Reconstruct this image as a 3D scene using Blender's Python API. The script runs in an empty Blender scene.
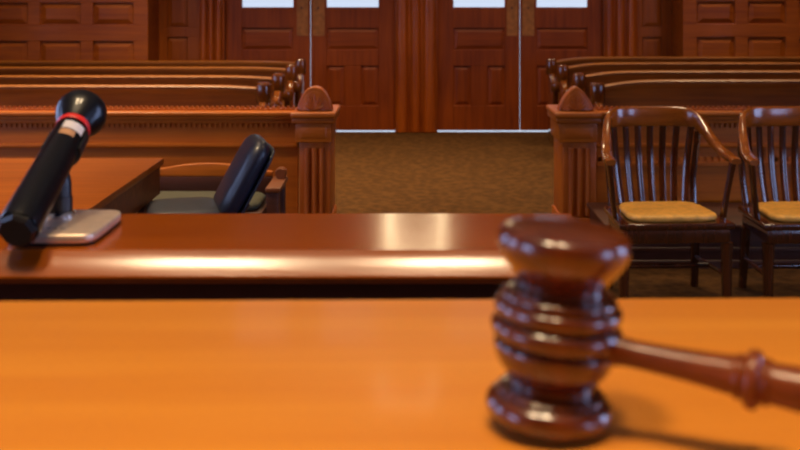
import bpy, bmesh, math, random
from mathutils import Vector, Matrix
random.seed(7)
SC = bpy.context.scene
COL = SC.collection
PI = math.pi
# ------------------------------------------------------------------ frame of reference
EYE = 1.65            # lens height above the courtroom floor
F = 1100.0            # focal length in pixels of an 800x450 picture
HX, HY = 412.0, -12.0 # where the line of sight meets infinity
def X(px, d): return (px - HX) * d / F
def Z(py, d): return EYE - (py - HY) * d / F

# ------------------------------------------------------------------ materials
def lin(c):
    def f(v):
        v /= 255.0
        return v / 12.92 if v <= 0.04045 else ((v + 0.055) / 1.055) ** 2.4
    return (f(c[0]), f(c[1]), f(c[2]), 1.0)

def new_mat(name):
    m = bpy.data.materials.new(name); m.use_nodes = True
    nt = m.node_tree
    return m, nt, nt.nodes['Principled BSDF']

def wood(name, dark, light, rough=0.3, grain='X', coat=0.25, scale=1.0, bump=0.04, spec=0.5):
    m, nt, b = new_mat(name)
    N = nt.nodes; L = nt.links
    tc = N.new('ShaderNodeTexCoord'); mp = N.new('ShaderNodeMapping')
    s = {'X': (1.2, 22, 22), 'Y': (22, 1.2, 22), 'Z': (22, 22, 1.2)}[grain]
    mp.inputs['Scale'].default_value = [v * scale for v in s]
    L.new(tc.outputs['Object'], mp.inputs['Vector'])
    n1 = N.new('ShaderNodeTexNoise'); n1.inputs['Scale'].default_value = 1.0
    n1.inputs['Detail'].default_value = 6; n1.inputs['Roughness'].default_value = 0.6
    n1.inputs['Distortion'].default_value = 0.6
    L.new(mp.outputs['Vector'], n1.inputs['Vector'])
    n2 = N.new('ShaderNodeTexNoise'); n2.inputs['Scale'].default_value = 1.7 * scale
    n2.inputs['Detail'].default_value = 2
    L.new(tc.outputs['Object'], n2.inputs['Vector'])
    mx = N.new('ShaderNodeMath'); mx.operation = 'MULTIPLY_ADD'
    mx.inputs[1].default_value = 0.35; 
    L.new(n2.outputs['Fac'], mx.inputs[0])
    m2 = N.new('ShaderNodeMath'); m2.operation = 'MULTIPLY'; m2.inputs[1].default_value = 0.65
    L.new(n1.outputs['Fac'], m2.inputs[0]); L.new(m2.outputs[0], mx.inputs[2])
    r = N.new('ShaderNodeValToRGB')
    r.color_ramp.elements[0].position = 0.34; r.color_ramp.elements[0].color = lin(dark)
    r.color_ramp.elements[1].position = 0.66; r.color_ramp.elements[1].color = lin(light)
    L.new(mx.outputs[0], r.inputs['Fac']); L.new(r.outputs['Color'], b.inputs['Base Color'])
    b.inputs['Roughness'].default_value = rough
    b.inputs['Coat Weight'].default_value = coat; b.inputs['Coat Roughness'].default_value = 0.12
    b.inputs['Specular IOR Level'].default_value = spec
    bp = N.new('ShaderNodeBump'); bp.inputs['Strength'].default_value = bump; bp.inputs['Distance'].default_value = 0.01
    L.new(n1.outputs['Fac'], bp.inputs['Height']); L.new(bp.outputs['Normal'], b.inputs['Normal'])
    return m

def plain(name, col, rough=0.5, metal=0.0, coat=0.0, noise=0.06, nscale=40, bump=0.0):
    m, nt, b = new_mat(name); N = nt.nodes; L = nt.links
    tc = N.new('ShaderNodeTexCoord'); n = N.new('ShaderNodeTexNoise')
    n.inputs['Scale'].default_value = nscale; n.inputs['Detail'].default_value = 4
    L.new(tc.outputs['Object'], n.inputs['Vector'])
    r = N.new('ShaderNodeValToRGB'); c = lin(col)
    r.color_ramp.elements[0].position = 0.3; r.color_ramp.elements[1].position = 0.7
    r.color_ramp.elements[0].color = [v * (1 - noise * 3) for v in c[:3]] + [1]
    r.color_ramp.elements[1].color = [min(1, v * (1 + noise * 3)) for v in c[:3]] + [1]
    L.new(n.outputs['Fac'], r.inputs['Fac']); L.new(r.outputs['Color'], b.inputs['Base Color'])
    b.inputs['Roughness'].default_value = rough; b.inputs['Metallic'].default_value = metal
    b.inputs['Coat Weight'].default_value = coat
    if bump:
        bp = N.new('ShaderNodeBump'); bp.inputs['Strength'].default_value = bump; bp.inputs['Distance'].default_value = 0.005
        L.new(n.outputs['Fac'], bp.inputs['Height']); L.new(bp.outputs['Normal'], b.inputs['Normal'])
    return m

def lit(name, col, strength):
    m = bpy.data.materials.new(name); m.use_nodes = True; nt = m.node_tree
    nt.nodes.remove(nt.nodes['Principled BSDF'])
    e = nt.nodes.new('ShaderNodeEmission'); e.inputs['Color'].default_value = lin(col); e.inputs['Strength'].default_value = strength
    nt.links.new(e.outputs[0], nt.nodes['Material Output'].inputs['Surface'])
    return m

def carpet_mat():
    m, nt, b = new_mat('carpet'); N = nt.nodes; L = nt.links
    tc = N.new('ShaderNodeTexCoord')
    v = N.new('ShaderNodeTexVoronoi'); v.inputs['Scale'].default_value = 16
    n = N.new('ShaderNodeTexNoise'); n.inputs['Scale'].default_value = 55; n.inputs['Detail'].default_value = 5
    w = N.new('ShaderNodeTexNoise'); w.inputs['Scale'].default_value = 1.3
    for t in (v, n, w): L.new(tc.outputs['Object'], t.inputs['Vector'])
    a = N.new('ShaderNodeMath'); a.operation = 'MULTIPLY'; L.new(v.outputs['Distance'], a.inputs[0]); L.new(n.outputs['Fac'], a.inputs[1])
    r = N.new('ShaderNodeValToRGB')
    r.color_ramp.elements[0].position = 0.1; r.color_ramp.elements[0].color = lin((68, 44, 20))
    r.color_ramp.elements[1].position = 0.42; r.color_ramp.elements[1].color = lin((90, 60, 28))
    L.new(a.outputs[0], r.inputs['Fac']); L.new(r.outputs['Color'], b.inputs['Base Color'])
    b.inputs['Roughness'].default_value = 0.95; b.inputs['Specular IOR Level'].default_value = 0.1
    bp = N.new('ShaderNodeBump'); bp.inputs['Strength'].default_value = 0.4; bp.inputs['Distance'].default_value = 0.01
    L.new(n.outputs['Fac'], bp.inputs['Height']); L.new(bp.outputs['Normal'], b.inputs['Normal'])
    return m

M = {
    'wall_wood': wood('wall_wood', (126, 56, 4), (170, 86, 8), 0.5, 'Z', 0.03, spec=0.35),
    'wall_wood_h': wood('wall_wood_h', (134, 60, 4), (178, 92, 8), 0.5, 'X', 0.03, spec=0.35),
    'door_wood': wood('door_wood', (120, 48, 4), (162, 74, 8), 0.5, 'Z', 0.04, spec=0.35),
    'door_panel': wood('door_panel', (120, 48, 4), (164, 76, 8), 0.5, 'X', 0.04, spec=0.35),
    'trim_wood': wood('trim_wood', (136, 58, 5), (184, 92, 12), 0.42, 'Z', 0.08, spec=0.4),
    'bar_wood': wood('bar_wood', (146, 70, 8), (190, 102, 18), 0.42, 'X', 0.06, spec=0.35),
    'bar_post': wood('bar_post', (144, 66, 8), (188, 98, 18), 0.42, 'Z', 0.08, spec=0.35),
    'pew_wood': wood('pew_wood', (108, 58, 8), (150, 88, 16), 0.45, 'X', 0.06),
    'pew_end': wood('pew_end', (84, 42, 10), (118, 62, 16), 0.14, 'Z', 1.0),
    'chair_wood': wood('chair_wood', (56, 24, 5), (90, 40, 10), 0.16, 'Z', 1.0),
    'chair_wood_lit': wood('chair_wood_lit', (122, 60, 12), (172, 92, 24), 0.18, 'X', 0.8),  # same chair wood for crest and arms, light put into its colour
    'table_wood': wood('table_wood', (134, 64, 8), (170, 90, 16), 0.42, 'X', 0.06, spec=0.35),
    'desk_wood': wood('desk_wood', (204, 122, 30), (224, 146, 44), 0.45, 'X', 0.05, 0.8, 0.02),
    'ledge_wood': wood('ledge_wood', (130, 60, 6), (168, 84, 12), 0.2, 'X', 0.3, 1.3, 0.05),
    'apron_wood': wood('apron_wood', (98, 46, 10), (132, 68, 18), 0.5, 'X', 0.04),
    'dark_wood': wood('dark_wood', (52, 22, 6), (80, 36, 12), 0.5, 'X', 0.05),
    'gavel_wood': wood('gavel_wood', (66, 26, 6), (108, 48, 12), 0.24, 'Z', 0.9, 3.0, 0.01),
    'gavel_handle': wood('gavel_handle', (84, 36, 8), (128, 60, 14), 0.34, 'X', 0.25, 3.0, 0.01, spec=0.35),
    'leather': plain('leather', (238, 172, 70), 0.45, 0, 0.1, 0.06, 30, 0.1),
    'navy': plain('navy', (22, 28, 44), 0.42, 0, 0.15, 0.08, 60, 0.15),
    'navy_side': plain('navy_side', (34, 40, 54), 0.5, 0, 0.1, 0.08, 60, 0.15),
    'black_plastic': plain('black_plastic', (16, 17, 20), 0.4, 0, 0.1),
    'mic_body': plain('mic_body', (26, 27, 30), 0.3, 0.6, 0.2, 0.04, 80),
    'mic_head': plain('mic_head', (14, 15, 18), 0.36, 0.4, 0.3, 0.04, 80),
    'mic_mesh': plain('mic_mesh', (20, 20, 23), 0.5, 0.5, 0, 0.25, 900, 0.5),
    'red': plain('red', (214, 40, 34), 0.4, 0, 0.2, 0.02),
    'white_label': plain('white_label', (214, 210, 212), 0.45, 0, 0, 0.03, 90),
    'tan_label': plain('tan_label', (186, 140, 100), 0.5, 0, 0, 0.05, 90),
    'base_metal': plain('base_metal', (238, 214, 190), 0.45, 0.7, 0.0, 0.03, 120),
    'chrome': plain('chrome', (210, 212, 216), 0.15, 1.0, 0, 0.01),
    'brass': plain('brass', (176, 112, 50), 0.45, 0.3, 0, 0.08, 20),
    'pad_green': plain('pad_green', (66, 64, 44), 0.8, 0, 0, 0.08, 60, 0.2),
    'plaster': plain('plaster', (196, 168, 124), 0.9, 0, 0, 0.02, 6),
    'ceiling': plain('ceiling', (210, 190, 156), 0.9, 0, 0, 0.02, 6),
    'carpet': carpet_mat(),
}
def glass_mat():
    m, nt, b = new_mat('frosted_glass')
    b.inputs['Base Color'].default_value = (0.95, 0.97, 1, 1)
    b.inputs['Transmission Weight'].default_value = 1.0; b.inputs['Roughness'].default_value = 0.25
    b.inputs['IOR'].default_value = 1.1
    return m
M['glass'] = glass_mat()
M['sky_pane'] = lit('sky_lit_pane', (172, 196, 255), 7.5)
M['high_pane'] = lit('high_lit_pane', (255, 226, 176), 9.0)

# ------------------------------------------------------------------ mesh builder
class MB:
    def __init__(self): self.bm = bmesh.new()
    def _merge(self, b2, mat=None):
        if mat is not None: bmesh.ops.transform(b2, matrix=mat, verts=b2.verts)
        me = bpy.data.meshes.new('tmp'); b2.to_mesh(me); b2.free()
        self.bm.from_mesh(me); bpy.data.meshes.remove(me)
    def box(self, x0, x1, y0, y1, z0, z1, bev=0.0, seg=2, mat=None):
        b = bmesh.new(); bmesh.ops.create_cube(b, size=1)
        for v in b.verts:
            v.co = Vector(((x0 + x1) / 2 + v.co.x * (x1 - x0), (y0 + y1) / 2 + v.co.y * (y1 - y0), (z0 + z1) / 2 + v.co.z * (z1 - z0)))
        if bev: bmesh.ops.bevel(b, geom=b.edges[:], offset=bev, segments=seg, affect='EDGES', profile=0.5)
        self._merge(b, mat); return self
    def prism(self, pts, axis, a, b_, bev=0.0, seg=2, mat=None):
        """outline in the plane across an axis: X -> (y,z), Y -> (x,z), Z -> (x,y)"""
        b = bmesh.new()
        def mk(p, t): return {'X': (t, p[0], p[1]), 'Y': (p[0], t, p[1]), 'Z': (p[0], p[1], t)}[axis]
        A = [b.verts.new(mk(p, a)) for p in pts]; B = [b.verts.new(mk(p, b_)) for p in pts]
        n = len(pts); b.faces.new(A); b.faces.new(B[::-1])
        for i in range(n): b.faces.new((A[i], B[i], B[(i + 1) % n], A[(i + 1) % n]))
        bmesh.ops.recalc_face_normals(b, faces=b.faces)
        if bev:
            caps = set(A), set(B)
            es = [e for e in b.edges if all(v in caps[0] for v in e.verts) or all(v in caps[1] for v in e.verts)]
            bmesh.ops.bevel(b, geom=es, offset=bev, segments=seg, affect='EDGES', profile=0.5)
        self._merge(b, mat); return self
    def raised(self, x0, x1, z0, z1, yb, yf, inset):
        """a fielded panel facing -Y"""
        b = bmesh.new()
        o = [(x0, z0), (x1, z0), (x1, z1), (x0, z1)]
        i = [(x0 + inset, z0 + inset), (x1 - inset, z0 + inset), (x1 - inset, z1 - inset), (x0 + inset, z1 - inset)]
        back = [b.verts.new((p[0], yb + 0.01, p[1])) for p in o]
        O = [b.verts.new((p[0], yb, p[1])) for p in o]; I = [b.verts.new((p[0], yf, p[1])) for p in i]
        b.faces.new(I); b.faces.new(back[::-1])
        for k in range(4):
            j = (k + 1) % 4
            b.faces.new((O[k], O[j], I[j], I[k])); b.faces.new((back[k], back[j], O[j], O[k]))
        bmesh.ops.recalc_face_normals(b, faces=b.faces)
        self._merge(b); return self
    def lathe(self, prof, seg=40, mat=None):
        """prof: (r, z) list; r=0 ends are closed"""
        b = bmesh.new(); rings = []
        for r, z in prof:
            if r < 1e-6: rings.append([b.verts.new((0, 0, z))])
            else: rings.append([b.verts.new((r * math.cos(2 * PI * k / seg), r * math.sin(2 * PI * k / seg), z)) for k in range(seg)])
        for A, B in zip(rings, rings[1:]):
            for k in range(seg):
                j = (k + 1) % seg
                if len(A) == 1 and len(B) == 1: continue
                if len(A) == 1: b.faces.new((A[0], B[k], B[j]))
                elif len(B) == 1: b.faces.new((A[k], A[j], B[0]))
                else: b.faces.new((A[k], A[j], B[j], B[k]))
        for R in (rings[0], rings[-1]):
            if len(R) > 1: b.faces.new(R)
        bmesh.ops.recalc_face_normals(b, faces=b.faces)
        self._merge(b, mat); return self
    def loft(self, sections, closed=True):
        """sections: lists of 3-D points, each a closed loop"""
        b = bmesh.new(); R = [[b.verts.new(p) for p in s] for s in sections]; n = len(R[0])
        for A, B in zip(R, R[1:]):
            for k in range(n):
                j = (k + 1) % n; b.faces.new((A[k], A[j], B[j], B[k]))
        b.faces.new(R[0]); b.faces.new(R[-1])
        bmesh.ops.recalc_face_normals(b, faces=b.faces)
        self._merge(b); return self
    def tube(self, path, r, seg=12):
        P = [Vector(p) for p in path]; S = []
        rr = r if isinstance(r, (list, tuple)) else [r] * len(P)
        up = Vector((0.13, 0.21, 1)).normalized()
        for i, p in enumerate(P):
            t = (P[min(i + 1, len(P) - 1)] - P[max(i - 1, 0)]).normalized()
            u = t.cross(up).normalized(); v = t.cross(u).normalized()
            S.append([p + (u * math.cos(2 * PI * k / seg) + v * math.sin(2 * PI * k / seg)) * rr[i] for k in range(seg)])
        return self.loft(S)
    def build(self, name, mat, parent=None, smooth=40, loc=None):
        me = bpy.data.meshes.new(name); self.bm.to_mesh(me); self.bm.free()
        me.materials.append(mat)
        if smooth:
            me.shade_smooth(); me.set_sharp_from_angle(angle=math.radians(smooth))
        o = bpy.data.objects.new(name, me); COL.objects.link(o)
        if parent: o.parent = parent
        if loc: o.location = loc
        return o

def superloop(n, a, b, p=4):
    """rounded-rectangle loop of half sizes a, b"""
    out = []
    for k in range(n):
        t = 2 * PI * k / n; c, s = math.cos(t), math.sin(t)
        out.append((a * math.copysign(abs(c) ** (2 / p), c), b * math.copysign(abs(s) ** (2 / p), s)))
    return out

def cushion(mb, hx, hy, z0, z1, p=5, mat=None, n=40, puff=0.35):
    """soft pad with rounded edges"""
    b = bmesh.new(); rings = []; h = (z1 - z0) / 2; zc = (z0 + z1) / 2
    for k in range(9):
        a = -PI / 2 + PI * k / 8
        s = 1 - (1 - math.cos(a)) * h * 1.1 / min(hx, hy)
        if k in (0, 8): s *= 0.97
        rings.append([b.verts.new((x * s, y * s, zc + h * math.sin(a))) for x, y in superloop(n, hx, hy, p)])
    for A, B in zip(rings, rings[1:]):
        for k in range(n):
            j = (k + 1) % n; b.faces.new((A[k], A[j], B[j], B[k]))
    for R, zz, sg in ((rings[0], z0, -1), (rings[-1], z1, 1)):
        inner = [b.verts.new((v.co.x * 0.5, v.co.y * 0.5, zz + sg * puff * h * 0.3)) for v in R]
        c = b.verts.new((0, 0, zz + sg * puff * h * 0.4))
        for k in range(n):
            j = (k + 1) % n
            b.faces.new((R[k], R[j], inner[j], inner[k])); b.faces.new((inner[k], inner[j], c))
    bmesh.ops.recalc_face_normals(b, faces=b.faces)
    mb._merge(b, mat); return mb

def thing(name, label, cat, loc=(0, 0, 0), rz=0.0, group=None):
    o = bpy.data.objects.new(name, None); COL.objects.link(o)
    o.location = loc; o.rotation_euler = (0, 0, rz); o.empty_display_size = 0.1
    o['label'] = label; o['category'] = cat
    if group: o['group'] = group
    return o
def struct(o, label=None, cat=None):
    o['kind'] = 'structure'
    if label: o['label'] = label
    if cat: o['category'] = cat
    return o
def copy_tree(o, parent=None):
    c = o.copy(); COL.objects.link(c)
    if parent: c.parent = parent
    for ch in [q for q in KIDS(o)]: copy_tree(ch, c)
    return c
def KIDS(o): return [q for q in bpy.data.objects if q.parent == o]

# ================================================================== THE ROOM
WY = 12.6       # wall with the doors
PY = 12.06      # the panelled side bays stand forward of it
LX, RX, RY, CZ = -6.0, 6.0, -3.0, 5.9
m = MB(); m.box(LX, RX, RY, WY + 0.02, -0.1, 0.0)
struct(m.build('floor', M['carpet'], smooth=0), 'brown patterned carpet floor of the courtroom', 'floor')
m = MB(); m.box(LX - .2, RX + .2, RY - .2, WY + .3, CZ, CZ + .1)
struct(m.build('ceiling', M['ceiling'], smooth=0), 'plain pale ceiling above the courtroom', 'ceiling')

DL = (X(225, WY), X(395, WY)); DR = (X(437.5, WY), X(603, WY)); DH = 2.35   # two double doorways
GAP = 0.015                                                       # light gap below the leaves
hw = (X(385, WY), X(445, WY), 3.35, 4.55)                         # high window over the middle
m = MB()
xl, xr = X(158, WY) - 0.6, X(671, WY) + 0.6
m.box(LX - .2, DL[0], WY, WY + .2, 0, DH); m.box(DL[1], DR[0], WY, WY + .2, 0, DH); m.box(DR[1], RX + .2, WY, WY + .2, 0, DH)
m.box(LX - .2, RX + .2, WY, WY + .2, DH, hw[2]); m.box(LX - .2, hw[0], WY, WY + .2, hw[2], hw[3])
m.box(hw[1], RX + .2, WY, WY + .2, hw[2], hw[3]); m.box(LX - .2, RX + .2, WY, WY + .2, hw[3], 4.6)
struct(m.build('wall_back', M['wall_wood'], smooth=0), 'reddish wooden back wall around the double doors', 'wall')
m = MB(); m.box(LX - .2, RX + .2, WY, WY + .2, 4.6, CZ)
struct(m.build('wall_upper', M['plaster'], smooth=0), 'pale plaster wall above the panelling', 'wall')
m = MB(); m.box(hw[0] - .02, hw[1] + .02, WY + .08, WY + .1, hw[2] - .02, hw[3] + .02)
w = struct(m.build('window_1', M['high_pane'], smooth=0), 'high lit window above the middle of the back wall', 'window')
m = MB()
m.box((hw[0] + hw[1]) / 2 - .02, (hw[0] + hw[1]) / 2 + .02, WY + .03, WY + .075, hw[2], hw[3]); m.box(hw[0], hw[1], WY + .03, WY + .075, 3.93, 3.97)
m.build('muntin', M['trim_wood'], w, 0)

# side walls with tall sky-lit windows
wn = 2
for side, sx in (('left', LX), ('right', RX)):
    sg = -1 if sx < 0 else 1
    m = MB(); zs = (.45, 3.7); ys = [(-2.5, -.5), (1.6, 2.9), (5.2, 6.5)] if sg < 0 else [(-2.5, -.7), (1.7, 3.4)]
    a, b_ = (sx - .2, sx) if sg < 0 else (sx, sx + .2)
    m.box(a, b_, RY, WY + .2, 0, zs[0]); m.box(a, b_, RY, WY + .2, zs[1], CZ)
    e = RY
    for y0, y1 in ys: m.box(a, b_, e, y0, zs[0], zs[1]); e = y1
    m.box(a, b_, e, WY + .2, zs[0], zs[1])
    struct(m.build('wall_' + side, M['wall_wood'], smooth=0), side + ' side wall of the courtroom with tall windows', 'wall')
    for y0, y1 in ys:
        px_ = sx + sg * 0.1
        m = MB(); m.box(px_ - .01, px_ + .01, y0 - .02, y1 + .02, zs[0] - .02, zs[1] + .02)
        w = struct(m.build('window_%d' % wn, M['sky_pane'], smooth=0), 'tall daylight window in the %s side wall' % side, 'window'); wn += 1
        m = MB()
        m.box(px_ - sg * .05 - .02, px_ - sg * .05 + .02, y0, y1, 2.2, 2.25)
        m.box(px_ - sg * .05 - .02, px_ - sg * .05 + .02, (y0 + y1) / 2 - .03, (y0 + y1) / 2 + .03, zs[0], zs[1])
        m.build('muntin', M['trim_wood'], w, 0)
m = MB(); m.box(LX - .2, RX + .2, RY - .2, RY, 0, CZ)
struct(m.build('wall_front', M['wall_wood'], smooth=0), 'wooden wall behind the judge', 'wall')

# panelled bays standing forward at the two sides of the back wall
def bay(name, xa, xb, cols, zrails, label):
    """xa..xb span, cols: panel column spans, zrails: panel row spans"""
    m = MB(); t = 0.03
    m.box(xa, xb, PY + t, WY, 0, 4.6)
    zt = 4.6
    # rails
    edges = [0.0] + [v for r in zrails for v in r] + [zt]
    for i in range(0, len(edges), 2): m.box(xa, xb, PY, PY + t + .005, edges[i], edges[i + 1], 0.004, 1)
    xe = [xa] + [v for c in cols for v in c] + [xb]
    for z0, z1 in zrails:
        for i in range(0, len(xe), 2): m.box(xe[i], xe[i + 1], PY, PY + t + .005, z0 - .002, z1 + .002, 0.004, 1)
        for c0, c1 in cols: m.raised(c0 + .012, c1 - .012, z0 + .012, z1 - .012, PY + t - .002, PY + 0.008, 0.05)
    return struct(m.build(name, M['wall_wood_h'], smooth=0), label, 'wall panelling')
pw = 53 * PY / F; w41 = 40.5 * PY / F
c1 = X(93, PY); colsL = [(c1 - k * pw, c1 - k * pw + w41) for k in range(5)][::-1]
rows = [(Z(62, PY) , Z(41, PY)), (Z(25, PY), Z(2.5, PY)), (Z(-13, PY), Z(-36, PY)), (Z(-52, PY), Z(-75, PY))]
rows = [(0.25, 0.50), (0.66, rows[0][1])] + rows[1:]
bay('wall_panelling_left', LX, X(148, PY), colsL, rows, 'wooden wall panelling of square fields left of the doors')
c2 = X(697, PY); colsR = [(c2 + k * 51 * PY / F, c2 + (k * 51 + 38) * PY / F) for k in range(5)]
rowsR = [(0.25, 0.50), (0.66, Z(37, PY)), (Z(24, PY), Z(1, PY))] + rows[3:]
rowsR[-1:] = [(Z(-13, PY), Z(-36, PY)), (Z(-52, PY), Z(-75, PY))]
bay('wall_panelling_right', X(683, PY), RX, colsR, rowsR, 'wooden wall panelling of square fields right of the doors')
# narrow panels beside the doors and the door casings
def narrow(name, xa, xb, pa, pb, label):
    m = MB(); t = 0.03
    edges = [0.0, .25, .5, .66, Z(37, WY), Z(27, WY), Z(-9, WY), Z(-20, WY), 3.0, 3.1, 4.2, 4.6]
    e2 = [(edges[i], edges[i + 1]) for i in range(0, len(edges), 2)]
    for a, b_ in e2: m.box(xa, xb, WY - t, WY - .001, a, b_, .004, 1)
    for (a, b_), (c, d) in zip(e2, e2[1:]):
        m.box(xa, pa, WY - t, WY - .001, b_ - .002, c + .002, .004, 1); m.box(pb, xb, WY - t, WY - .001, b_ - .002, c + .002, .004, 1)
        m.raised(pa + .01, pb - .01, b_ + .01, c - .01, WY - .012, WY - .024, .04)
    return struct(m.build(name, M['wall_wood'], smooth=0), label, 'wall panelling')
narrow('trim_1', X(148, PY) , X(200, WY), X(168, WY), X(188, WY), 'narrow column of dark wooden panels left of the left doors')
narrow('trim_2', X(637, WY), X(683, PY), X(642, WY), X(661, WY), 'narrow column of dark wooden panels right of the right doors')
def casing(name, xa, xb, bands, label):
    m = MB()
    m.box(xa, xb, WY - .05, WY - .001, 0, 4.2, .006)
    for a, b_ in bands:
        n = 10; r = (b_ - a) / 2
        pts = [((a + b_) / 2 + r * math.cos(PI + PI * k / n), WY - .048 + 0.055 * math.sin(PI + PI * k / n)) for k in range(n + 1)]
        m.prism(pts, 'Z', 0.01, 4.2)
    return struct(m.build(name, M['trim_wood'], smooth=30), label, 'door trim')
casing('trim_3', X(200, WY), DL[0], [(X(201, WY), X(208, WY)), (X(209, WY), X(215, WY)), (X(216, WY), X(223, WY))], 'reeded wooden casing on the left of the left doors')
casing('trim_4', DL[1], DR[0], [(X(396, WY), X(408, WY)), (X(410.5, WY), X(420.5, WY)), (X(423, WY), X(436, WY))], 'wide reeded wooden pillar between the two double doors')
casing('trim_5', DR[1], X(637, WY), [(X(604.5, WY), X(613, WY)), (X(615, WY), X(624, WY)), (X(626, WY), X(635, WY))], 'reeded wooden casing on the right of the right doors')

# door leaves
def leaf(n, xa, xb, g0, g1, plate, knob, label):
    """xa..xb leaf span, g0..g1 glass span, plate = span of the brass push plate"""
    y0, y1 = WY + .03, WY + .085
    zb = Z(9, WY); z_b1, z_b0 = Z(28, WY), Z(50, WY); zc1, zc0 = Z(66, WY), Z(106, WY)
    m = MB()
    zbot = GAP; zt = DH - .01; gt = 2.18
    mid = (g0 + g1) / 2; mw = (g1 - g0) * 0.16
    m.box(xa, g0, y0, y1, zbot, zt, .004, 1); m.box(g1, xb, y0, y1, zbot, zt, .004, 1)
    for a, b_ in ((zbot, zc0), (zc1, z_b0), (z_b1, zb), (gt, zt)): m.box(g0 - .002, g1 + .002, y0, y1, a, b_, .004, 1)
    m.box(mid - mw, mid + mw, y0, y1, zc0 - .002, zc1 + .002, .004, 1)
    d = m.build('door_%d' % n, M['door_wood'], smooth=0); struct(d, label, 'door')
    for a, b_, c, e, mt in ((g0, g1, z_b0, z_b1, 'door_panel'), (g0, mid - mw, zc0, zc1, 'door_wood'), (mid + mw, g1, zc0, zc1, 'door_wood')):
        p = MB(); p.box(a, b_, y0 + .02, y1 - .015, c, e); p.raised(a + .012, b_ - .012, c + .012, e - .012, y0 + .02, y0 + .006, .035)
        p.build('panel', M[mt], d, 0)
    p = MB(); p.box(g0, g1, y0 + .022, y0 + .03, zb, gt); p.build('glass_pane', M['glass'], d, 0)
    p = MB(); p.box(g0, g1, y0 + .008, y0 + .02, zb, zb + .02, .003, 1); p.build('glazing_bead', M['door_wood'], d, 0)
    p = MB(); p.box(plate[0], plate[1], y0 - .006, y0 - .0005, Z(36, WY), Z(-6, WY), .002, 1); p.build('push_plate', M['brass'], d, 0)
    p = MB()
    cx = sum(knob) / 2
    p.lathe([(0, 0), (.012, 0), (.012, .004), (.006, .006), (.006, .012), (0, .013)], 16, Matrix.Translation((cx, y0 - .006, Z(8, WY))) @ Matrix.Rotation(PI / 2, 4, 'X'))
    p.build('keyhole', M['dark_wood'], d)
    return d
sp = lambda a, b_: (X(a, WY), X(b_, WY))
leaf(1, X(225, WY) + .001, X(309.9, WY), *sp(241.5, 293), sp(296.5, 308), sp(298, 305), 'left leaf of the left double doors, small window and wide brass plate')
leaf(2, X(310.6, WY), X(395, WY) - .001, *sp(326.5, 378.5), sp(312.5, 324.5), sp(314, 322), 'right leaf of the left double doors, beside the wide pillar')
leaf(3, X(437.5, WY) + .001, X(519.9, WY), *sp(453.6, 505), sp(507, 518), sp(508, 516), 'left leaf of the right double doors, beside the wide pillar')
leaf(4, X(520.6, WY), X(603, WY) - .001, *sp(537, 588), sp(522.5, 534.5), sp(524, 533), 'right leaf of the right double doors, partly behind the pew ends')

# ================================================================== PEWS
def pew_back_part(sg, length, top, dp):
    """backrest board, aisle end at x=0, running to x = sg*length"""
    m = MB(); S = []
    n = 44
    for i in range(n + 1):
        t = i / n; x = 0.04 + t * (length - 0.08)
        x_end = min(x, length - x)
        dip = dp * math.exp(-(x_end / 0.2) ** 1.4)
        zt = top - dip
        sec = [(.0, .47), (.015, .60), (.035, zt - .075), (.022, zt - .055), (.012, zt - .035), (.012, zt - .015), (.028, zt - .002), (.05, zt), (.07, zt - .008), (.078, zt - .03), (.07, zt - .06), (.055, .60), (.04, .47)]
        S.append([(sg * x, y, z) for y, z in sec])
    m.loft(S); return m
def make_pew(sg, top, label):
    L = 4.1
    t = thing('pew', label, 'pew', group='courtroom pews')
    pew_back_part(sg, L, top, .02 if sg < 0 else .05).build('backrest', M['pew_wood'], t, 50)
    m = MB(); a, b_ = sorted((sg * .05, sg * (L - .05)))
    m.box(a, b_, -.42, .02, .425, .46, .012); m.build('seat', M['pew_wood'], t)
    m = MB(); m.box(a, b_, -.36, -.33, .12, .424, .006); m.build('seat_rail', M['pew_wood'], t)
    for xe in (0.0, L):
        x0, x1 = sorted((sg * (xe - .03), sg * (xe + .03)))
        pts = [(-.40, .0), (.10, .0), (.10, .40), (.095, .74), (.055, .76), (.03, .76)]
        for k in range(9):     # concave sweep from the post down to the arm
            a_ = k / 8 * PI / 2
            pts.append((.03 - .2 * math.sin(a_) , .66 + .10 * (1 - math.sin(a_)) ))
        for k in range(7):
            a_ = PI / 2 + k / 6 * PI
            pts.append((-.36 + .045 * math.cos(a_), .615 + .045 * math.sin(a_)))
        pts += [(-.34, .57), (-.32, .40), (-.38, .12), (-.42, .06)]
        e = MB(); e.prism(pts, 'X', x0, x1, .012, 3)
        end = e.build('end_panel', M['pew_end'], t, 35)
        c = MB()   # upright rounded cap on top of the end
        xc = sg * xe
        lp = superloop(28, .060, .064, 2.6)
        c.loft([[(xc + x * s, .045 + y * s, z) for x, y in lp] for s, z in ((.9, .72), (.99, .728), (1.0, .79), (1.0, .855), (.94, .874), (.8, .886))])
        c.build('post_cap', M['pew_end'], end, 50)
        c = MB()   # rounded front of the arm
        lp = superloop(24, .06, .058, 2.1)
        c.loft([[(xc + x * s, -.36 + y * s, z) for x, y in lp] for s, z in ((.8, .572), (.99, .582), (1.0, .63), (1, .665), (.82, .680))])
        c.build('arm_scroll', M['pew_end'], end, 50)
    return t
pd = (8.85, 9.82, 10.9, 11.8)
lab = ['front pew %s of the aisle, right behind the %s bar rail', 'second pew from the front on the %s side of the aisle', 'third pew from the front on the %s side of the aisle', 'rearmost pew %s of the aisle, nearest the back wall']
for side, sg, xx, top in (('left', -1, -1.2, .868), ('right', 1, 1.5, .912)):
    p0 = None
    for k, d in enumerate(pd):
        lb = 'brown wooden ' + (lab[k] % ((side, side) if k == 0 else side))
        if p0 is None: p0 = make_pew(sg, top, lb); p = p0
        else: p = copy_tree(p0); p['label'] = lb
        p.location = (xx, d, 0)

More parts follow.
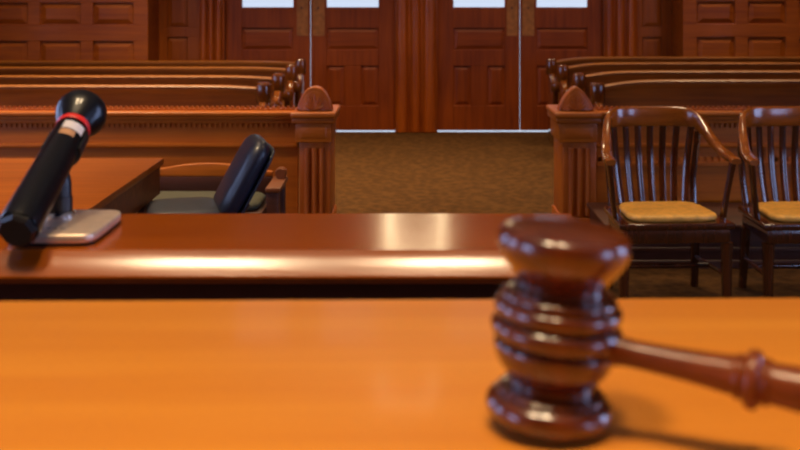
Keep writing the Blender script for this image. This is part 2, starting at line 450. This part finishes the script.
# ================================================================== BAR (the low rail before the gallery)
BY = 7.2      # front of the posts
def dentils(m, xa, xb, z0, z1, y0, y1, step):
    n = int((xb - xa) / step)
    for i in range(n):
        x = xa + (i + .5) * step; m.box(x - step * .28, x + step * .28, y0, y1, z0, z1)
def make_bar(label, xa, xb, px0, px1, bx0, bx1, right):
    t = thing('bar_railing', label, 'railing', ((px0 + px1) / 2, BY + .14, 0)); o = Vector(t.location)
    def put(m, n, mat, par=t, s=40):
        bmesh.ops.translate(m.bm, verts=m.bm.verts, vec=-o); return m.build(n, mat, par, s)
    zt = .832
    m = MB(); m.box(xa, xb, BY + .04, BY + .24, zt - .028, zt, .010, 3); m.box(xa, xb, BY + .055, BY + .22, zt - .05, zt - .029, .006); m.box(xa, xb, BY + .07, BY + .21, zt - .078, zt - .051, .004)
    put(m, 'rail_cap', M['bar_wood'])
    m = MB(); m.box(xa, xb, BY + .15, BY + .20, zt, zt + .012); dentils(m, xa, xb, zt + .011, zt + .026, BY + .165, BY + .185, .034)
    put(m, 'gallery_strip', M['bar_wood'])
    m = MB(); dentils(m, xa, xb, zt - .105, zt - .079, BY + .085, BY + .13, .034)
    put(m, 'dentil_band', M['bar_wood'])
    m = MB(); m.box(xa, xb, BY + .105, BY + .19, .62, zt - .0785); put(m, 'frieze', M['bar_wood'], s=0)
    m = MB(); m.box(xa, xb, BY + .075, BY + .2, .592, .6195, .008); put(m, 'moulding', M['bar_wood'])
    m = MB(); m.box(xa, xb, BY + .11, BY + .18, 0, .5915)
    n = max(1, int((xb - xa) / 1.15)) if right else 0; w = (xb - xa) / max(n, 1)
    for i in range(n + 1 if n else 0):
        xs = xa + i * w; m.box(max(xa, xs - .07), min(xb, xs + .07), BY + .085, BY + .112, .14, .5915, .004, 1)
    for i in range(n):
        m.raised(xa + i * w + .1, xa + (i + 1) * w - .1, .19, .54, BY + .112, BY + .095, .05)
    m.box(xa, xb, BY + .08, BY + .112, 0, .14, .006)
    if right:
        m.box(xa, xb, BY + .07, BY + .112, .47, .50, .005); dentils(m, xa, xb, .50, .53, BY + .085, BY + .112, .045)
    put(m, 'panelling', M['bar_wood'], s=0)
    # newel post
    m = MB(); m.box(px0, px1, BY + .02, BY + .47, 0, .64, .006)
    for a, b_ in ((.16, .34), (.40, .58), (.64, .82)):
        x0, x1 = px0 + a * (px1 - px0), px0 + b_ * (px1 - px0); r = (x1 - x0) / 2; k_ = 10
        m.prism([((x0 + x1) / 2 + r * math.cos(PI + PI * k / k_), BY + .022 + .03 * math.sin(PI + PI * k / k_)) for k in range(k_ + 1)], 'Z', .16, .60)
    m.box(px0 - .012, px1 + .012, BY - .015, BY + .485, 0, .14, .01)
    post = put(m, 'post', M['bar_post'], s=30)
    m = MB(); m.box(bx0, bx1, BY - .01, BY + .45, .6405, .765, .006)
    m.raised(bx0 + .03, bx1 - .03, .665, .745, BY - .01, BY - .016, .012)
    put(m, 'post_block', M['bar_wood'], post, 30)
    m = MB(); m.box(bx0 - .022, bx1 + .022, BY - .03, BY + .46, .7655, .80, .008); m.box(bx0 - .03, bx1 + .03, BY - .045, BY + .475, .8005, .838, .014, 3)
    put(m, 'post_cap', M['bar_wood'], post)
    # arched finial with carved fan
    cx = (bx0 + bx1) / 2; hw_ = .118; hh = .158; pe = 1.55 if right else 2.3
    def arch(s, zb=.8385):
        return [(cx + hw_ * s * u, zb + hh * s * (1 - abs(u) ** pe) ** .8) for u in [math.cos(PI * k / 28) for k in range(29)]]
    m = MB(); yc = BY + .1
    m.prism(arch(1.0), 'Y', yc - .035, yc + .075, .01, 3); m.prism(arch(.82), 'Y', yc - .043, yc - .03, .006); m.prism(arch(.60), 'Y', yc - .051, yc - .038, .006)
    for k in range(-3, 4):
        a = PI / 2 + k * .36; l = .105 - abs(k) * .010
        m.tube([(cx, yc - .05, .842), (cx + l * .5 * math.cos(a), yc - .053, .842 + l * .55 * math.sin(a)), (cx + l * math.cos(a), yc - .05, .842 + l * math.sin(a))], [.004, .010, .003], 8)
    put(m, 'finial', M['bar_post'], post)
    return t
make_bar('low wooden bar rail with arch-topped post left of the aisle', LX + .02, X(296, BY), X(299, BY), X(330, BY), X(295.5, BY), X(331.5, BY), False)
make_bar('low wooden bar rail with arch-topped post right of the aisle, behind the armchairs', X(597, BY) + .01, RX - .02, X(563, BY), X(597, BY), X(559, BY), X(597, BY), True)

# low stepped plinth behind the armchairs
t = thing('wooden_plinth', 'low dark wooden step behind the two slatted armchairs', 'step', (2.6, 6.6, 0))
m = MB(); m.box(-1.45, 2.0, -.12, .52, .0, .235, .006); m.box(-1.45, 2.0, -.135, -.1205, 0, .05, .004, 1); m.box(-1.45, 2.0, -.132, -.1205, .1, .125, .004, 1)
m.build('riser', M['dark_wood'], t, 30)
m = MB(); m.box(-1.47, 2.02, -.15, .53, .2355, .262, .01); m.build('tread', M['dark_wood'], t)

# ================================================================== SLATTED ARMCHAIRS
def make_armchair(label):
    t = thing('slatted_armchair', label, 'armchair', group='armchairs before the right bar')
    # bent crest and arms in one sweep
    half = [(0, .275, .937, .112, .028), (.11, .27, .938, .11, .028), (.195, .25, .934, .106, .03), (.242, .214, .920, .10, .034), (.268, .16, .884, .084, .042),
            (.288, .09, .832, .062, .048), (.308, .01, .788, .046, .052), (.322, -.07, .766, .040, .056), (.328, -.15, .757, .036, .058), (.328, -.185, .753, .028, .05)]
    path = [(-a, b, c, h, w) for a, b, c, h, w in half[::-1]] + half[1:]
    # resample smoothly
    P = []
    for i in range(len(path) - 1):
        p0, p1, p2, p3 = path[max(i - 1, 0)], path[i], path[i + 1], path[min(i + 2, len(path) - 1)]
        for k in range(4):
            u = k / 4
            P.append(tuple(.5 * ((2 * b) + (-a + c) * u + (2 * a - 5 * b + 4 * c - d) * u * u + (-a + 3 * b - 3 * c + d) * u ** 3) for a, b, c, d in zip(p0, p1, p2, p3)))
    P.append(path[-1]); S = []
    for i, p in enumerate(P):
        a, b = P[max(i - 1, 0)], P[min(i + 1, len(P) - 1)]
        tan = Vector((b[0] - a[0], b[1] - a[1], 0)).normalized(); nrm = Vector((tan.y, -tan.x, 0))
        S.append([Vector(p[:3]) + nrm * u + Vector((0, 0, v)) for u, v in superloop(16, p[4] / 2, p[3] / 2, 3.5)])
    m = MB(); m.loft(S); m.build('crest_and_arms', M['chair_wood_lit'], t, 50)
    # slats
    for k in range(7):
        u = (k - 3) / 3.0
        xt, xb = u * .215, u * .175
        yt = .265 - .05 * abs(u) ** 2; yb = .21 - .02 * abs(u) ** 2
        w = .019
        S = []
        for j in range(9):
            q = j / 8; z = .452 + q * (.884 - .452)
            bow = .03 * math.sin(q * PI) 
            x = xb + (xt - xb) * q; y = yb + (yt - yb) * q + bow * .8
            tw = -u * .42
            S.append([(x + math.cos(tw) * a - math.sin(tw) * b, y + math.sin(tw) * a + math.cos(tw) * b, z) for a, b in superloop(12, w, .006, 4)])
        m = MB(); m.loft(S); m.build('slat', M['chair_wood'], t, 50)
    # seat
    m = MB()
    out = [(-.30, -.245), (.30, -.245), (.265, .235), (-.265, .235)]
    m.prism(out, 'Z', .415, .450, .01, 3); m.prism([(a * .93, b * .93) for a, b in out], 'Z', .345, .4145, .006)
    m.build('seat_frame', M['chair_wood'], t)
    m = MB(); cushion(m, .245, .2, .4505, .487, 5); 
    for v in m.bm.verts: v.co.x *= 1 - .12 * (v.co.y + .2) / .4; v.co.y -= .025
    m.build('seat_cushion', M['leather'], t, 60)
    # legs
    for sx in (-1, 1):
        m = MB()
        m.loft([[(sx * .268 + a * s, -.205 + b * s, z) for a, b in superloop(12, .026, .026, 6)] for s, z in ((.78, 0), (1, .3), (1.08, .344))])
        m.build('leg', M['chair_wood'], t, 50)
        m = MB()
        m.loft([[(sx * dx + a * s, y + b * s, z) for a, b in superloop(12, .024, .024, 6)] for s, dx, y, z in ((.8, .24, .235, 0), (1, .235, .205, .3), (1, .232, .20, .344))])
        m.build('leg', M['chair_wood'], t, 50)
        m = MB(); m.tube([(sx * .266, -.18, .17), (sx * .238, .20, .17)], .012, 10); m.build('stretcher', M['chair_wood'], t)
        m = MB()   # arm support curving up from the seat
        m.loft([[(sx * dx + a * s * .8, y + b * s, z) for a, b in superloop(12, .017, .026, 4)] for s, dx, y, z in ((1, .285, -.10, .452), (.9, .30, -.105, .55), (.95, .315, -.12, .66), (1.1, .326, -.13, .738))])
        m.build('arm_support', M['chair_wood'], t, 50)
        m = MB()   # back post
        m.loft([[(sx * dx + a, y + b, z) for a, b in superloop(12, .018, .013, 4)] for dx, y, z in ((.228, .212, .452), (.235, .245, .6), (.25, .235, .75), (.252, .207, .862))])
        m.build('back_post', M['chair_wood'], t, 50)
    m = MB(); m.tube([(-.25, .02, .17), (.25, .02, .17)], .012, 10); m.build('stretcher', M['chair_wood'], t)
    return t
ch = make_armchair('slatted wooden armchair with tan cushion, fully in view beside the right bar post')
ch.location = (1.338, 5.845, 0); ch.rotation_euler.z = math.radians(3.5)
c2_ = copy_tree(ch); c2_['label'] = 'slatted wooden armchair with tan cushion, cut off by the right edge of the picture'
c2_.location = (1.338 + .737, 5.845, 0)

# ================================================================== COUNSEL TABLE
t = thing('counsel_table', 'orange-brown wooden table with deep apron behind the microphone', 'table', (-2.2, 4.85, 0))
m = MB(); m.box(-.95, .90, -.95, .91, .725, .76, .005); m.build('table_top', M['table_wood'], t)
m = MB()
for a in ((-.92, .885, -.93, -.905), (-.92, .885, .87, .895), (-.92, -.895, -.904, .869), (.86, .885, -.904, .869)): m.box(*a, .575, .7245, .003, 1)
m.build('apron', M['apron_wood'], t)
for sx, sy in ((-.86, -.87), (.82, -.87), (-.86, .83), (.82, .83)):
    m = MB(); m.loft([[(sx + a * s, sy + b * s, z) for a, b in superloop(12, .035, .035, 6)] for s, z in ((.7, 0), (1, .5), (1, .574))]); m.build('leg', M['dark_wood'], t)

# ================================================================== LOW WOODEN ARMCHAIR before the left bar
t = thing('low_armchair', 'low wooden armchair with arched crest and grey-green seat against the left bar', 'armchair', (X(207, 6.4), 6.3, 0))
wz = .375
m = MB()
pts = [(-wz, .55), (wz, .55)] + [(wz - 2 * wz * k / 20, .578 + .048 * math.sin(PI * k / 20) ** 1.2) for k in range(21)]
m.prism(pts, 'Y', .12, .165, .008); m.build('crest', M['bar_wood'], t)
m = MB(); m.box(-wz, wz, .115, .16, .40, .5495, .004); m.build('back_rail', M['dark_wood'], t)
m = MB(); m.box(-wz, wz, -.32, .10, .36, .425, .006); m.build('seat_frame', M['dark_wood'], t)
m = MB(); cushion(m, wz - .02, .2, .4255, .475, 6); bmesh.ops.translate(m.bm, verts=m.bm.verts, vec=(0, -.1, 0)); m.build('seat_pad', M['pad_green'], t, 60)
for sx in (-1, 1):
    m = MB(); m.box(sx * (wz + .005) - .0, sx * (wz + .005) + sx * .085, -.22, .165, .515, .545, .01) if sx > 0 else m.box(-wz - .09, -wz - .005, -.22, .165, .515, .545, .01)
    m.lathe([(.0, -.04), (.03, -.04), (.034, 0), (.03, .04), (0, .04)], 20, Matrix.Translation((sx * (wz + .055), .11, .573)) @ Matrix.Rotation(PI / 2, 4, 'X'))
    m.build('arm', M['apron_wood'], t)
    for yy in (-.18, .10):
        m = MB(); m.box(sx * (wz + .045) - .035, sx * (wz + .045) + .035, yy - .03, yy + .03, 0, .5145, .005); m.build('leg', M['dark_wood'], t)

# ================================================================== OFFICE CHAIR
t = thing('office_chair', 'dark navy padded office chair reclined beside the wooden table', 'office chair', (-1.10, 5.3, 0), 0)
yaw = math.radians(-15)   # faces -X, turned a little to the bench
R0 = Matrix.Rotation(yaw, 4, 'Z').inverted()
def T(m): bmesh.ops.transform(m.bm, matrix=R0, verts=m.bm.verts); return m
# backrest: pad in local frame, x = thickness direction
rec = Matrix.Rotation(math.radians(29), 4, 'Y')
bk = Matrix.Translation((.16, 0, .535)) @ rec
m = MB(); pad = Matrix.Rotation(-PI / 2, 4, 'Y')   # cushion lies in yz
cushion(m, .215, .205, -.055, .045, 5, bk @ Matrix.Translation((0, 0, .225)) @ pad)
T(m).build('backrest', M['navy'], t, 60)
m = MB(); m.prism(superloop(36, .200, .192, 5), 'Z', -.006, .006, .004, 2, bk @ Matrix.Translation((.0625, 0, .225)) @ pad)
T(m).build('back_shell', M['navy_side'], t, 60)
m = MB(); cushion(m, .185, .215, .52, .61, 4.5, Matrix.Translation((-.0, 0, 0))); T(m).build('seat', M['navy_side'], t, 60)
m = MB(); m.tube([(.0, 0, .49), (.16, 0, .47), (.25, 0, .52), (.30, 0, .60)], .022, 10); T(m).build('back_bracket', M['black_plastic'], t)
m = MB(); m.lathe([(0, .12), (.03, .12), (.03, .3), (.022, .302), (.022, .50), (0, .50)], 20); m.lathe([(0, .50), (.1, .50), (.09, .515), (0, .516)], 20); T(m).build('gas_column', M['black_plastic'], t)
for k in range(5):
    a = 2 * PI * k / 5
    m = MB(); m.loft([[(r * math.cos(a) - u * math.sin(a), r * math.sin(a) + u * math.cos(a), z + v) for u, v in superloop(10, w, .016, 4)] for r, z, w in ((.0, .115, .03), (.13, .105, .026), (.24, .08, .02))])
    leg = T(m).build('base_arm', M['black_plastic'], t)
    m = MB(); m.lathe([(0, -.02), (.024, -.02), (.027, 0), (.024, .02), (0, .02)], 18, Matrix.Translation((.23 * math.cos(a), .23 * math.sin(a), .028)) @ Matrix.Rotation(a, 4, 'Z') @ Matrix.Rotation(PI / 2, 4, 'Y') @ Matrix.Rotation(PI / 2, 4, 'Y') @ Matrix.Rotation(PI / 2, 4, 'X'))
    m.tube([(.23 * math.cos(a), .23 * math.sin(a), .05), (.23 * math.cos(a), .23 * math.sin(a), .07)], .008, 8)
    T(m).build('caster', M['black_plastic'], leg)

# ================================================================== JUDGE'S BENCH AND COUNTER
DZ = EYE - .219      # desk top
LZ = EYE - .235      # counter top
t = thing('judge_bench', 'broad glossy orange wooden desk in the foreground under the gavel', 'desk', (0, .5, 0), math.radians(.8))
m = MB(); m.box(-1.3, 1.1, -.30, .277, DZ - .035, DZ, .004, 2); m.build('desk_top', M['desk_wood'], t)
m = MB(); m.box(-1.25, 1.05, .20, .25, 0, DZ - .0355); m.build('front_panel', M['dark_wood'], t, 0)
for x in (-1.25, 1.02):
    m = MB(); m.box(x, x + .03, -.28, .199, 0, DZ - .0355); m.build('side_panel', M['dark_wood'], t, 0)
t = thing('counter', 'narrow glossy reddish wooden counter just beyond the orange desk', 'counter', (0, 1.05, 0))
y0, y1 = .987 - 1.05, 1.149 - 1.05
m = MB(); pr = [(y0, LZ)]
for k in range(1, 7):
    a = k / 6; pr.append((y0 - .0186 * a, LZ - .0186 * a + .0012 * math.sin(PI * a)))
pr += [(y0 - .0190, LZ - .0205), (y0 - .0165, LZ - .022), (y0 + .004, LZ - .024), (y0 + .006, LZ - .032), (y1 - .004, LZ - .032), (y1, LZ - .028), (y1, LZ - .003), (y1 - .003, LZ)]
m.prism(pr, 'X', -1.3, .165); m.build('counter_top', M['ledge_wood'], t, 25)
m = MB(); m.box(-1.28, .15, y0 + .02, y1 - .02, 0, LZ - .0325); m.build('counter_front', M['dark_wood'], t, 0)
m = MB(); m.box(-1.28, .15, -.295, y0 + .0195, 1.27, 1.295); m.build('shelf', M['dark_wood'], t, 0)

# ================================================================== GAVEL
t = thing('gavel', 'polished dark reddish wooden gavel standing on the end of its head on the desk', 'gavel', (.0680, .55, DZ + .0004))
tilt = Matrix.Translation((0, 0, .0027)) @ Matrix.Rotation(math.radians(5.2), 4, 'Y')
def arcs(pts):  # smooth a profile with a spline
    out = []
    for i in range(len(pts) - 1):
        p0, p1, p2, p3 = pts[max(i - 1, 0)], pts[i], pts[i + 1], pts[min(i + 2, len(pts) - 1)]
        for k in range(5):
            u = k / 5
            out.append(tuple(.5 * ((2 * b) + (c - a) * u + (2 * a - 5 * b + 4 * c - d) * u * u + (3 * b - a - 3 * c + d) * u ** 3) for a, b, c, d in zip(p0, p1, p2, p3)))
    out.append(pts[-1]); return [(max(0, r), z) for r, z in out]
base = arcs([(0, 0.0), (.020, .0002), (.0280, .0012), (.0312, .0045), (.0320, .0078), (.0306, .0112), (.0280, .0134)]) + \
       arcs([(.0262, .0135), (.0270, .0150), (.0252, .0164), (.0212, .0178), (.0206, .0196), (.0226, .0225), (.0264, .0265), (.0292, .0315), (.0306, .0362), (.0300, .0390), (.0276, .0399)])
body = arcs([(.0274, .0404), (.0312, .0416), (.0326, .0448), (.0326, .0475), (.0306, .0502), (.0280, .0508)]) + \
       arcs([(.0276, .0513), (.0308, .0524), (.0320, .0555), (.0312, .0586), (.0284, .0600)]) + arcs([(.0276, .0602), (.0290, .0614), (.0282, .0636), (.0250, .0652)]) + \
       arcs([(.0234, .0654), (.0222, .0664), (.0216, .0674)])
cap = arcs([(.0214, .0674), (.0222, .0695), (.0246, .0730), (.0282, .0775), (.0316, .0825), (.0332, .0868), (.0334, .0902), (.0322, .0935), (.0290, .0958), (.0200, .0974), (.0100, .0980), (0, .0982)])
m = MB(); m.lathe(base + body + cap, 64, tilt); m.build('head', M['gavel_wood'], t, 35)
# handle: lathe along its own axis, from the middle of the head to the right and a little to the camera
hd = Vector((.062, -.030, -.0046)).normalized()
prof = arcs([(.0085, 0.0280), (.0068, 0.0340), (.0066, 0.0450), (.0074, 0.0650), (.0086, 0.0810), (.0092, 0.0870)]) + arcs([(.0098, 0.0875), (.0104, 0.0890), (.0098, 0.0908)]) + \
       arcs([(.0098, 0.0910), (.0128, 0.0930), (.0136, 0.0955), (.0128, 0.0980), (.0098, 0.1000)]) + arcs([(.0102, 0.1002), (.0108, 0.1018), (.0100, 0.1035)]) + \
       arcs([(.0094, 0.1037), (.0096, 0.1090), (.0108, 0.1300), (.0118, 0.1600), (.0120, 0.1850), (.0110, 0.2100), (.0095, 0.2200)]) + arcs([(.0120, 0.2205), (.0130, 0.2250), (.0110, 0.2310), (0, 0.2340)])
prof = [(0, .028)] + prof
q = hd.to_track_quat('Z', 'Y').to_matrix().to_4x4()
m = MB(); m.lathe(prof, 40, Matrix.Translation((.0040, 0, .0440)) @ q); m.build('handle', M['gavel_handle'], t, 35)

# ================================================================== MICROPHONE STAND AND MICROPHONE
t = thing('microphone_stand', 'small desk stand with brushed metal base and black post on the counter', 'microphone stand', (-.331, 1.054, LZ + .0003))
bx, by = .0415, .057
def slab(m, sx, sy, rads, n=48, p=7):
    m.loft([[(x * s, y * s2, z) for x, y in superloop(n, sx, sy, p)] for s, s2, z in rads])
m = MB(); slab(m, bx, by, ((.97, .98, .0), (.985, .99, .003))); m.build('rubber_foot', M['black_plastic'], t)
m = MB(); slab(m, bx, by, ((.985, .99, .0032), (1, 1, .0042), (1, 1, .0088), (.985, .99, .0104), (.95, .965, .0112))); base_o = m.build('base', M['base_metal'], t, 50)
m = MB()     # worn raised lettering strokes too faint to read
for k, (a, w_) in enumerate(((-.020, .004), (-.0135, .003), (-.008, .004), (-.001, .003), (.005, .004))):
    m.box(a, a + w_, -.0335, -.0325, .0113, .0115); m.box(a, a + .0008, -.0335, -.0295, .0113, .0115)
    if k % 2 == 0: m.box(a, a + w_, -.0300, -.0292, .0113, .0115)
m.build('lettering', M['chrome'], base_o, 0)
px_, py_ = -.0165, .026
m = MB(); m.lathe([(.0, .0113), (.0165, .0113), (.0168, .0135), (.0150, .0158), (.0125, .0166), (0, .0166)], 32, Matrix.Translation((px_, py_, 0))); m.build('collar', M['chrome'], t)
m = MB(); m.lathe([(0, .0167), (.0138, .0167), (.0140, .030), (.0130, .0305), (.0128, .044), (.0118, .050), (.0100, .054), (.0094, .0575), (0, .0575)], 28, Matrix.Translation((px_, py_, 0))); m.build('post', M['black_plastic'], t)

tail = Vector((X(17, .965), .965, Z(230, .965))); ring = Vector((X(72.5, 1.1), 1.1, Z(129.5, 1.1)))
ax = (ring - tail).normalized(); Lr = (ring - tail).length
mic = thing('microphone', 'black handheld microphone with red ring and white sticker, tilted on its stand', 'microphone', tail)
q = ax.to_track_quat('Z', 'Y').to_matrix().to_4x4()
def tr(s): return .0186 + (.0162 - .0186) * s / Lr
m = MB(); m.lathe([(0, 0.004), (.013, .004), (.0165, .002)] + [(tr(0) * .98, .002), (tr(0), .004), (tr(.03), .03), (tr(.07), .07), (tr(Lr - .004), Lr - .004), (tr(Lr) * .97, Lr - .002), (0, Lr - .002)], 40, q); m.build('handle', M['mic_body'], mic, 30)
m = MB(); m.lathe([(0, -.004), (.0150, -.004), (.0178, -.001), (.0178, .0018), (0, .0018)], 8, q); m.build('end_cap', M['black_plastic'], mic, 20)
m = MB(); m.lathe([(0, Lr - .0018), (.0168, Lr - .0018), (.0174, Lr), (.0174, Lr + .003), (.0168, Lr + .0045), (0, Lr + .0045)], 40, q); m.build('ring', M['red'], mic, 40)
m = MB(); m.lathe([(0, Lr + .0046), (.0168, Lr + .0046), (.0182, Lr + .007), (.0212, Lr + .0135), (.0242, Lr + .020), (.0254, Lr + .0245), (.0257, Lr + .029), (.0252, Lr + .0325), (0, Lr + .0325)], 48, q); m.build('head', M['mic_head'], mic, 40)
m = MB(); m.lathe([(0, Lr + .0326), (.0248, Lr + .0326), (.0240, Lr + .0365), (.0205, Lr + .0400), (.014, Lr + .0422), (0, Lr + .043)], 48, q); m.build('grille', M['mic_mesh'], mic, 60)
m = MB(); qi = q.to_3x3()
# which side of the barrel faces the viewer
view = (Vector((0, 0, EYE)) - ring); loc_v = qi.inverted() @ view; a0 = math.atan2(loc_v.y, loc_v.x)
def sticker(name, s0, s1, da, db, mat):
    m = MB(); A = []; n = 14
    for s in (s0, s1):
        rows_ = []
        for k in range(n + 1):
            a = a0 + da + (db - da) * k / n; r = tr(s) + .0003
            rows_.append(qi @ Vector((r * math.cos(a), r * math.sin(a), s)))
        A.append(rows_)
    b = bmesh.new()
    V = [[b.verts.new(p) for p in r] for r in A]
    V2 = [[b.verts.new(p + (p - ax * (p.dot(ax))).normalized() * .0004) for p in r] for r in A]
    for k in range(n):
        b.faces.new((V2[0][k], V2[0][k + 1], V2[1][k + 1], V2[1][k])); b.faces.new((V[0][k], V[1][k], V[1][k + 1], V[0][k + 1]))
        for i in (0, 1): b.faces.new((V[i][k], V[i][k + 1], V2[i][k + 1], V2[i][k]))
    for k in (0, n): b.faces.new((V[0][k], V[1][k], V2[1][k], V2[0][k]))
    bmesh.ops.recalc_face_normals(b, faces=b.faces); m._merge(b)
    return m.build(name, mat, mic, 60)
s_ = sticker('sticker', Lr - .020, Lr - .008, -.65, .65, M['white_label']); s_['label'] = 'white sticker'
s_ = sticker('sticker', Lr - .030, Lr - .0215, -.65, .25, M['tan_label']); s_['label'] = 'tan sticker'
# cradle of the stand under the barrel
so = Vector((-.331, 1.054, LZ + .0003)); pt = so + Vector((px_, py_, 0))
sC = (pt.y - tail.y) / ax.y; cen = tail + ax * sC
m = MB(); b = bmesh.new(); n = 20
dn = qi.inverted() @ (Vector((0, 0, -1)) - ax * ax.dot(Vector((0, 0, -1)))); ad = math.atan2(dn.y, dn.x); V = []
for s in (sC - .014, sC + .014):
    for rr in (.0006, .0030):
        V.append([b.verts.new(tail + qi @ Vector(((tr(s) + rr) * math.cos(ad + (-1.75 + 3.5 * k / n)), (tr(s) + rr) * math.sin(ad + (-1.75 + 3.5 * k / n)), s)) - so) for k in range(n + 1)])
for k in range(n):
    for i, j in ((0, 1), (1, 3), (3, 2), (2, 0)): b.faces.new((V[i][k], V[i][k + 1], V[j][k + 1], V[j][k]))
for k in (0, n): b.faces.new((V[0][k], V[1][k], V[3][k], V[2][k]))
bmesh.ops.recalc_face_normals(b, faces=b.faces); m._merge(b); m.build('clip', M['black_plastic'], t, 40)

# ================================================================== LIGHT
wd = bpy.data.worlds.new('World'); SC.world = wd; wd.use_nodes = True
bg = wd.node_tree.nodes['Background']; bg.inputs['Color'].default_value = lin((214, 226, 246)); bg.inputs['Strength'].default_value = 1.0
def ceiling_or_fill_lamp(name, x, y, sx, sy, power, col, spread=180, z=CZ - .03):
    l = bpy.data.lights.new(name, 'AREA'); l.shape = 'RECTANGLE'; l.size = sx; l.size_y = sy; l.energy = power; l.color = col; l.spread = math.radians(spread)
    o = bpy.data.objects.new(name, l); COL.objects.link(o); o.location = (x, y, z); return o
warm = (1.0, .72, .42)
ceiling_or_fill_lamp('ceiling_or_fill_lamp', -1.02, -.25, .6, .8, 46, warm, 95)
ceiling_or_fill_lamp('ceiling_or_fill_lamp', .17, -.25, .45, .8, 36, warm, 95)
for x, y, p in ((-2.9, 4.7, 100), (-2.6, 9.0, 145), (.2, 9.6, 75), (3.6, 10.2, 48)): ceiling_or_fill_lamp('ceiling_or_fill_lamp', x, y, .9, .9, p, warm, 84)

ceiling_or_fill_lamp('ceiling_or_fill_lamp', 2.0, 5.4, .6, .6, 20, warm, 70)  # unseen warm fill added to brighten the armchair cushions

# ================================================================== CAMERA
cd = bpy.data.cameras.new('camera'); cam = bpy.data.objects.new('camera', cd); COL.objects.link(cam)
cam.location = (0, 0, EYE); cam.rotation_euler = (PI / 2, 0, 0)
cd.sensor_width = 36; cd.lens = F / 800 * 36; cd.clip_start = .02
cd.shift_x = (400 - HX) / 800; cd.shift_y = -(225 - HY) / 800
cd.dof.use_dof = True; cd.dof.focus_distance = 2.2; cd.dof.aperture_fstop = 8.5
SC.camera = cam
vs = SC.view_settings; vs.view_transform = 'Standard'; vs.look = 'None'; vs.exposure = 0.0; vs.gamma = 1.0; vs.use_curve_mapping = False
